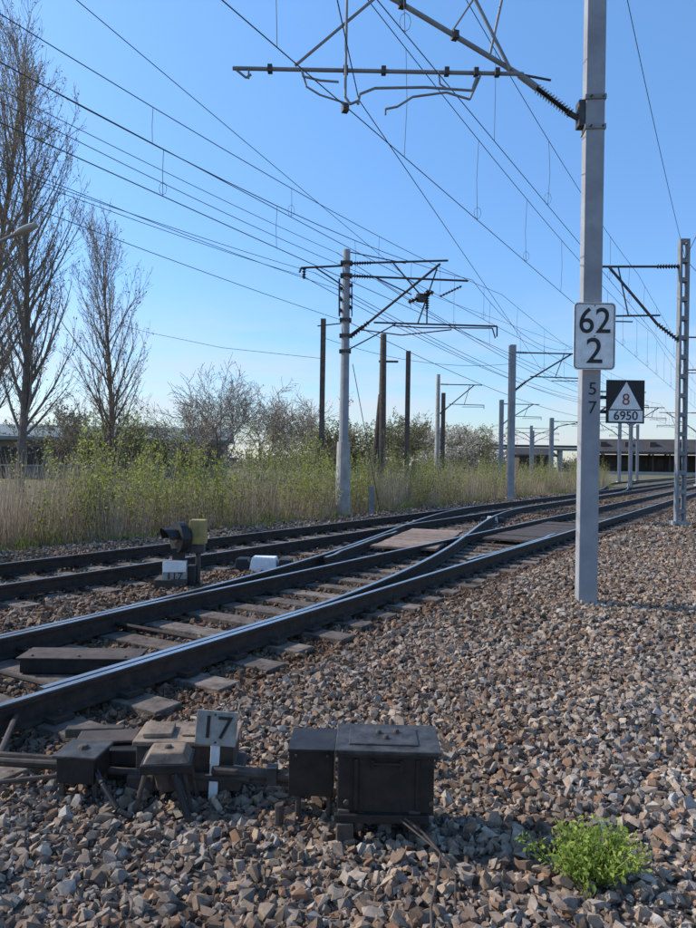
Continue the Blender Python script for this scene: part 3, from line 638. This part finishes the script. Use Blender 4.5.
# ------------------------------------------------------------ trackside vegetation
def vegpts(n,q0,q1,y0,y1,pw=1.):
    Y=y0+(y1-y0)*rng.random(n)**pw; q=q0+(q1-q0)*rng.random(n)**1.4; X=.6*Y-13.3-q+.35*np.sin(Y*1.9)+.2*np.sin(Y*4.7)
    k=(X>-.52*Y-1.5); return X[k],Y[k]
def blades(name,X,Y,h0,h1,w,mat,lean=.15):
    n=len(X); H=h0+(h1-h0)*rng.random(n)**1.3; H*= .55+.5*(np.sin(X*1.3+Y*.9)*np.sin(Y*.7+1)+.6).clip(0,1.2); a=rng.uniform(0,6.283,n); wx,wy=np.cos(a)*w*(.5+rng.random(n)),np.sin(a)*w*(.5+rng.random(n)); lx,ly=rng.normal(size=n)*lean*H,rng.normal(size=n)*lean*H
    Z=terr(X,Y)-.03
    V=np.stack([np.stack([X-wx,Y-wy,Z],-1),np.stack([X+wx,Y+wy,Z],-1),np.stack([X+lx*.4+wx*.8,Y+ly*.4+wy*.8,Z+H*.55],-1),np.stack([X+lx*.4-wx*.8,Y+ly*.4-wy*.8,Z+H*.55],-1),np.stack([X+lx+wx*.25,Y+ly+wy*.25,Z+H],-1),np.stack([X+lx-wx*.25,Y+ly-wy*.25,Z+H],-1)],1).reshape(-1,3)
    b=(np.arange(n)*6)[:,None]; F=np.concatenate([b+np.array([0,1,2,3]),b+np.array([3,2,4,5])],0)
    return fastmesh(name,V,F,None,[M[mat]],4)
X,Y=vegpts(30000,0,7,11,60,1.5); blades('dry_reeds',X,Y,.3,1.6,.006,'reed',.15)
X,Y=vegpts(10000,0,2.2,10,55,1.3); blades('dry_grass',X,Y,.12,.45,.008,'reed',.45)
X,Y=vegpts(10000,-.3,3.5,10,60,1.3); blades('green_grass',X,Y,.10,.38,.008,'leaf',.4)
# saplings, in uneven clumps with gaps of dry reed between
mb=MB(); lv=[]; lv2=[]
X,Y=vegpts(1500,.3,8,11.2,62,1.2)
for x,y in zip(X,Y):
    cl=math.sin(x*.9+y*.35)+.8*math.sin(x*2.1-y*1.3)
    if cl+random.gauss(0,.35)<-.15: continue
    h=random.uniform(.6,2.4)*(.75+.45*math.sin(x*.7-y*.5)**2+.25*random.random()); d=Vector((random.gauss(0,.1),random.gauss(0,.1),1)).normalized()
    far=y>30
    for s_ in range(random.randint(2,3)):
        dd=(d+Vector((random.gauss(0,.16),random.gauss(0,.16),0))).normalized(); hh=h*random.uniform(.6,1)
        mb.tube((x,y,0),Vector((x,y,0))+dd*hh,.010,.004,3,'twig',cap=False)
        tgt=lv if random.random()<.75 else lv2
        for _ in range(int((30 if far else 44)*hh)):
            t=random.uniform(.15,1.); q=Vector((x,y,0))+dd*hh*t; s=.17*(1.15-t*.85); tgt.append((q.x+random.gauss(0,s),q.y+random.gauss(0,s),q.z+random.gauss(0,.07)))
e=empty('green_saplings',(0,0,0)); mb.obj('stems',e); leafcloud('fresh_leaves',lv,.036,'leaf',e); leafcloud('dark_leaves',lv2,.036,'leafd',e)
# dry leaf litter scattered on the ballast
lp=[]
for _ in range(900):
    y=random.uniform(1.9,12)**1.; x=random.uniform(-1,1)*(.52*y+1); lp.append((x,y,float(terr(np.float64(x),np.float64(y)))+random.uniform(.02,.05)))
leafcloud('leaf_litter',lp,.014,'litter')
# weed in foreground
e=empty('weed_plant',(.94,2.72,0)); mb=MB(); lv=[]
for k in range(85):
    a=random.uniform(0,6.283); rr=random.random()**.6*.21*random.uniform(.7,1.2); d=Vector((math.cos(a)*rr*1.15,math.sin(a)*rr*.9,random.uniform(.04,.17)*max(.3,(1.15-rr*2.5))+.02))
    p0=Vector((.94+d.x*.3,2.72+d.y*.3,.0)); p1=Vector((.94+d.x,2.72+d.y,.03+d.z)); mb.tube(p0,p1,.003,.0015,4,'weed',cap=False)
    for _ in range(22):
        t=random.uniform(.35,1.05); q=p0.lerp(p1,t); lv.append((q.x+random.gauss(0,.014),q.y+random.gauss(0,.014),q.z+random.gauss(0,.012)))
mb.obj('stems',e,(.94,2.72,0)); leafcloud('leaves',lv,.0125,'weed',e,(.94,2.72,0))
# ------------------------------------------------------------ buildings
def building(name,x,y,w,d,h,rz,roofh,nwin,wallm='wall',roofm='roof',openz=.55):
    loc=(x,y,0); e=empty(name,loc); e.rotation_euler=(0,0,rz)
    mb=MB(); mb.box((0,0,h/2),(w,d,h),0,wallm); mb.obj('walls',e)
    mb=MB(); k=mb.mi(roofm); o=.6; 
    v=[(-w/2-o,-d/2-o,h),(w/2+o,-d/2-o,h),(w/2+o,d/2+o,h),(-w/2-o,d/2+o,h),(-w/2-o,0,h+roofh),(w/2+o,0,h+roofh)]
    mb.v+=v; 
    for f in((0,1,5,4),(2,3,4,5),(3,0,4),(1,2,5),(3,2,1,0)): mb.f.append(f); mb.m.append(k)
    mb.box((0,-d/2-o-.05,h-.12),(w+2*o,.1,.3),0,roofm); mb.obj('roof',e)
    mb=MB()
    for i in range(nwin):
        cx=-w/2+(i+.5)*w/nwin; mb.box((cx,-d/2-.02,h*openz),(w/nwin*.62,.08,h*.42),0,'dark'); mb.box((cx,-d/2-.05,h*openz-h*.23),(w/nwin*.7,.16,.12),0,'concrete')
    mb.box((-w/2+w/nwin,-d/2-.04,1.1),(1.2,.1,2.2),0,'dark')
    mb.obj('windows_and_door',e)
building('warehouse_building',-21,62,20,9,3.4,.12,1.2,10)
building('warehouse_building',-50,80,30,10,3.6,.05,1.2,12)
# station platform canopy: gabled roof on columns with building behind
loc=(80,185,0); e=empty('station_platform_canopy',loc); e.rotation_euler=(0,0,-.28)
mb=MB()
for i in range(9):
    x=-16+i*4; mb.box((x,-4,2.7),(.35,.35,5.4),0,'rusty'); mb.box((x,3,2.7),(.35,.35,5.4),0,'rusty'); mb.box((x,0,5.5),(.25,9,.35),0,'rusty')
mb.obj('columns',e)
mb=MB(); k=mb.mi('roofdark'); w_,d_=18,6.5
mb.v+=[(-w_,-d_,5.8),(w_,-d_,5.8),(w_,d_,5.8),(-w_,d_,5.8),(-w_+4,0,9.4),(w_,0,9.4)]
for f in((0,1,5,4),(2,3,4,5),(3,0,4),(1,2,5),(3,2,1,0)): mb.f.append(f); mb.m.append(k)
mb.box((0,-6.6,5.6),(36,.2,.7),0,'roofdark')
for x in(-12,-6,0,6,12): mb.box((x,-3.2,7.9),(1.6,1.6,1.2),0,'rusty')
mb.obj('roof',e)
mb=MB(); mb.box((0,3.6,2.7),(34,.3,5.2),0,'rusty')
for i in range(11): mb.box((-15+i*3,3.42,2.9),(1.9,.1,2.6),0,'dark')
mb.box((0,0,.4),(37,11,.8),0,'concrete'); mb.obj('back_wall_and_platform',e)
building('signal_house',30.5,118,6,5,3.6,.2,1.2,3,'rusty','roofdark')
loc=(58,235,0); e=empty('road_overpass',loc)
mb=MB(); mb.box((58,235,7.6),(44,5,.8),0,'roof'); mb.box((58,232.4,8.5),(44,.15,.8),0,'steel')
for i in range(6): mb.box((39+i*8,235,3.6),(.9,3.5,7.2),0,'concrete')
mb.obj('deck_and_piers',e,loc)
# ------------------------------------------------------------ sky and light
EL=36
sun_dir=Vector((-.965*math.cos(math.radians(EL)),.262*math.cos(math.radians(EL)),math.sin(math.radians(EL))))
w=bpy.data.worlds.new('World'); S.world=w; w.use_nodes=True; N=w.node_tree.nodes; L=w.node_tree.links; bg=N['Background']
sk=N.new('ShaderNodeTexSky'); sk.sky_type='NISHITA'; sk.sun_disc=False; sk.sun_elevation=math.radians(EL); sk.sun_rotation=math.atan2(sun_dir.x,sun_dir.y)
sk.air_density=1.; sk.dust_density=.4; sk.ozone_density=1.6; sk.altitude=50
hs=N.new('ShaderNodeHueSaturation'); hs.inputs['Saturation'].default_value=1.2; hs.inputs['Value'].default_value=2.15; L.new(sk.outputs[0],hs.inputs['Color'])
tc=N.new('ShaderNodeTexCoord'); sp=N.new('ShaderNodeSeparateXYZ'); L.new(tc.outputs['Generated'],sp.inputs[0])
# low-altitude absorption: the band near the horizon is softer and bluer than the model gives
hz=N.new('ShaderNodeValToRGB'); hz.color_ramp.elements[0].position=0.; hz.color_ramp.elements[0].color=(.42,.45,.54,1); hz.color_ramp.elements[1].position=.6; hz.color_ramp.elements[1].color=(1,1,1,1)
x=hz.color_ramp.elements.new(.16); x.color=(.58,.64,.74,1)
L.new(sp.outputs['Z'],hz.inputs[0])
hm=N.new('ShaderNodeMix'); hm.data_type='RGBA'; hm.blend_type='MULTIPLY'; hm.inputs[0].default_value=1; L.new(hs.outputs[0],hm.inputs[6]); L.new(hz.outputs[0],hm.inputs[7])
mp=N.new('ShaderNodeMapping'); mp.inputs['Scale'].default_value=(2.0,2.0,10); mp.inputs['Location'].default_value=(.7,.3,.2); L.new(tc.outputs['Generated'],mp.inputs[0])
cn=N.new('ShaderNodeTexNoise'); cn.inputs['Scale'].default_value=2.2; cn.inputs['Detail'].default_value=8; cn.inputs['Roughness'].default_value=.6; L.new(mp.outputs[0],cn.inputs['Vector'])
c1=N.new('ShaderNodeMapRange'); c1.inputs['From Min'].default_value=.42; c1.inputs['From Max'].default_value=.62; c1.inputs['To Max'].default_value=.8; L.new(cn.outputs['Fac'],c1.inputs['Value'])
c2=N.new('ShaderNodeMapRange'); c2.inputs['From Min'].default_value=.05; c2.inputs['From Max'].default_value=.24; c2.inputs['To Min'].default_value=1; c2.inputs['To Max'].default_value=0; L.new(sp.outputs['Z'],c2.inputs['Value'])
cm=N.new('ShaderNodeMath'); cm.operation='MULTIPLY'; L.new(c1.outputs[0],cm.inputs[0]); L.new(c2.outputs[0],cm.inputs[1])
mxs=N.new('ShaderNodeMix'); mxs.data_type='RGBA'; L.new(cm.outputs[0],mxs.inputs[0]); L.new(hm.outputs[2],mxs.inputs[6]); mxs.inputs[7].default_value=(5.6,6.0,6.7,1)
L.new(mxs.outputs[2],bg.inputs['Color']); bg.inputs['Strength'].default_value=.13
ld=bpy.data.lights.new('sun','SUN'); ld.energy=5.0; ld.angle=math.radians(.5); ld.color=(1,.95,.87)
lo=bpy.data.objects.new('sun',ld); S.collection.objects.link(lo); lo.rotation_euler=(-sun_dir).to_track_quat('-Z','Y').to_euler(); lo.location=(-20,10,30)
# ------------------------------------------------------------ camera
cd=bpy.data.cameras.new('camera'); cam=bpy.data.objects.new('camera',cd); S.collection.objects.link(cam); S.camera=cam
cd.sensor_fit='VERTICAL'; cd.sensor_height=24; cd.lens=24*700/928; cd.clip_start=.05; cd.clip_end=6000
cam.location=(0,0,1.6); cam.rotation_euler=(math.radians(90),math.radians(-.9),0)
S.view_settings.view_transform='Standard'; S.view_settings.look='None'; S.view_settings.exposure=0
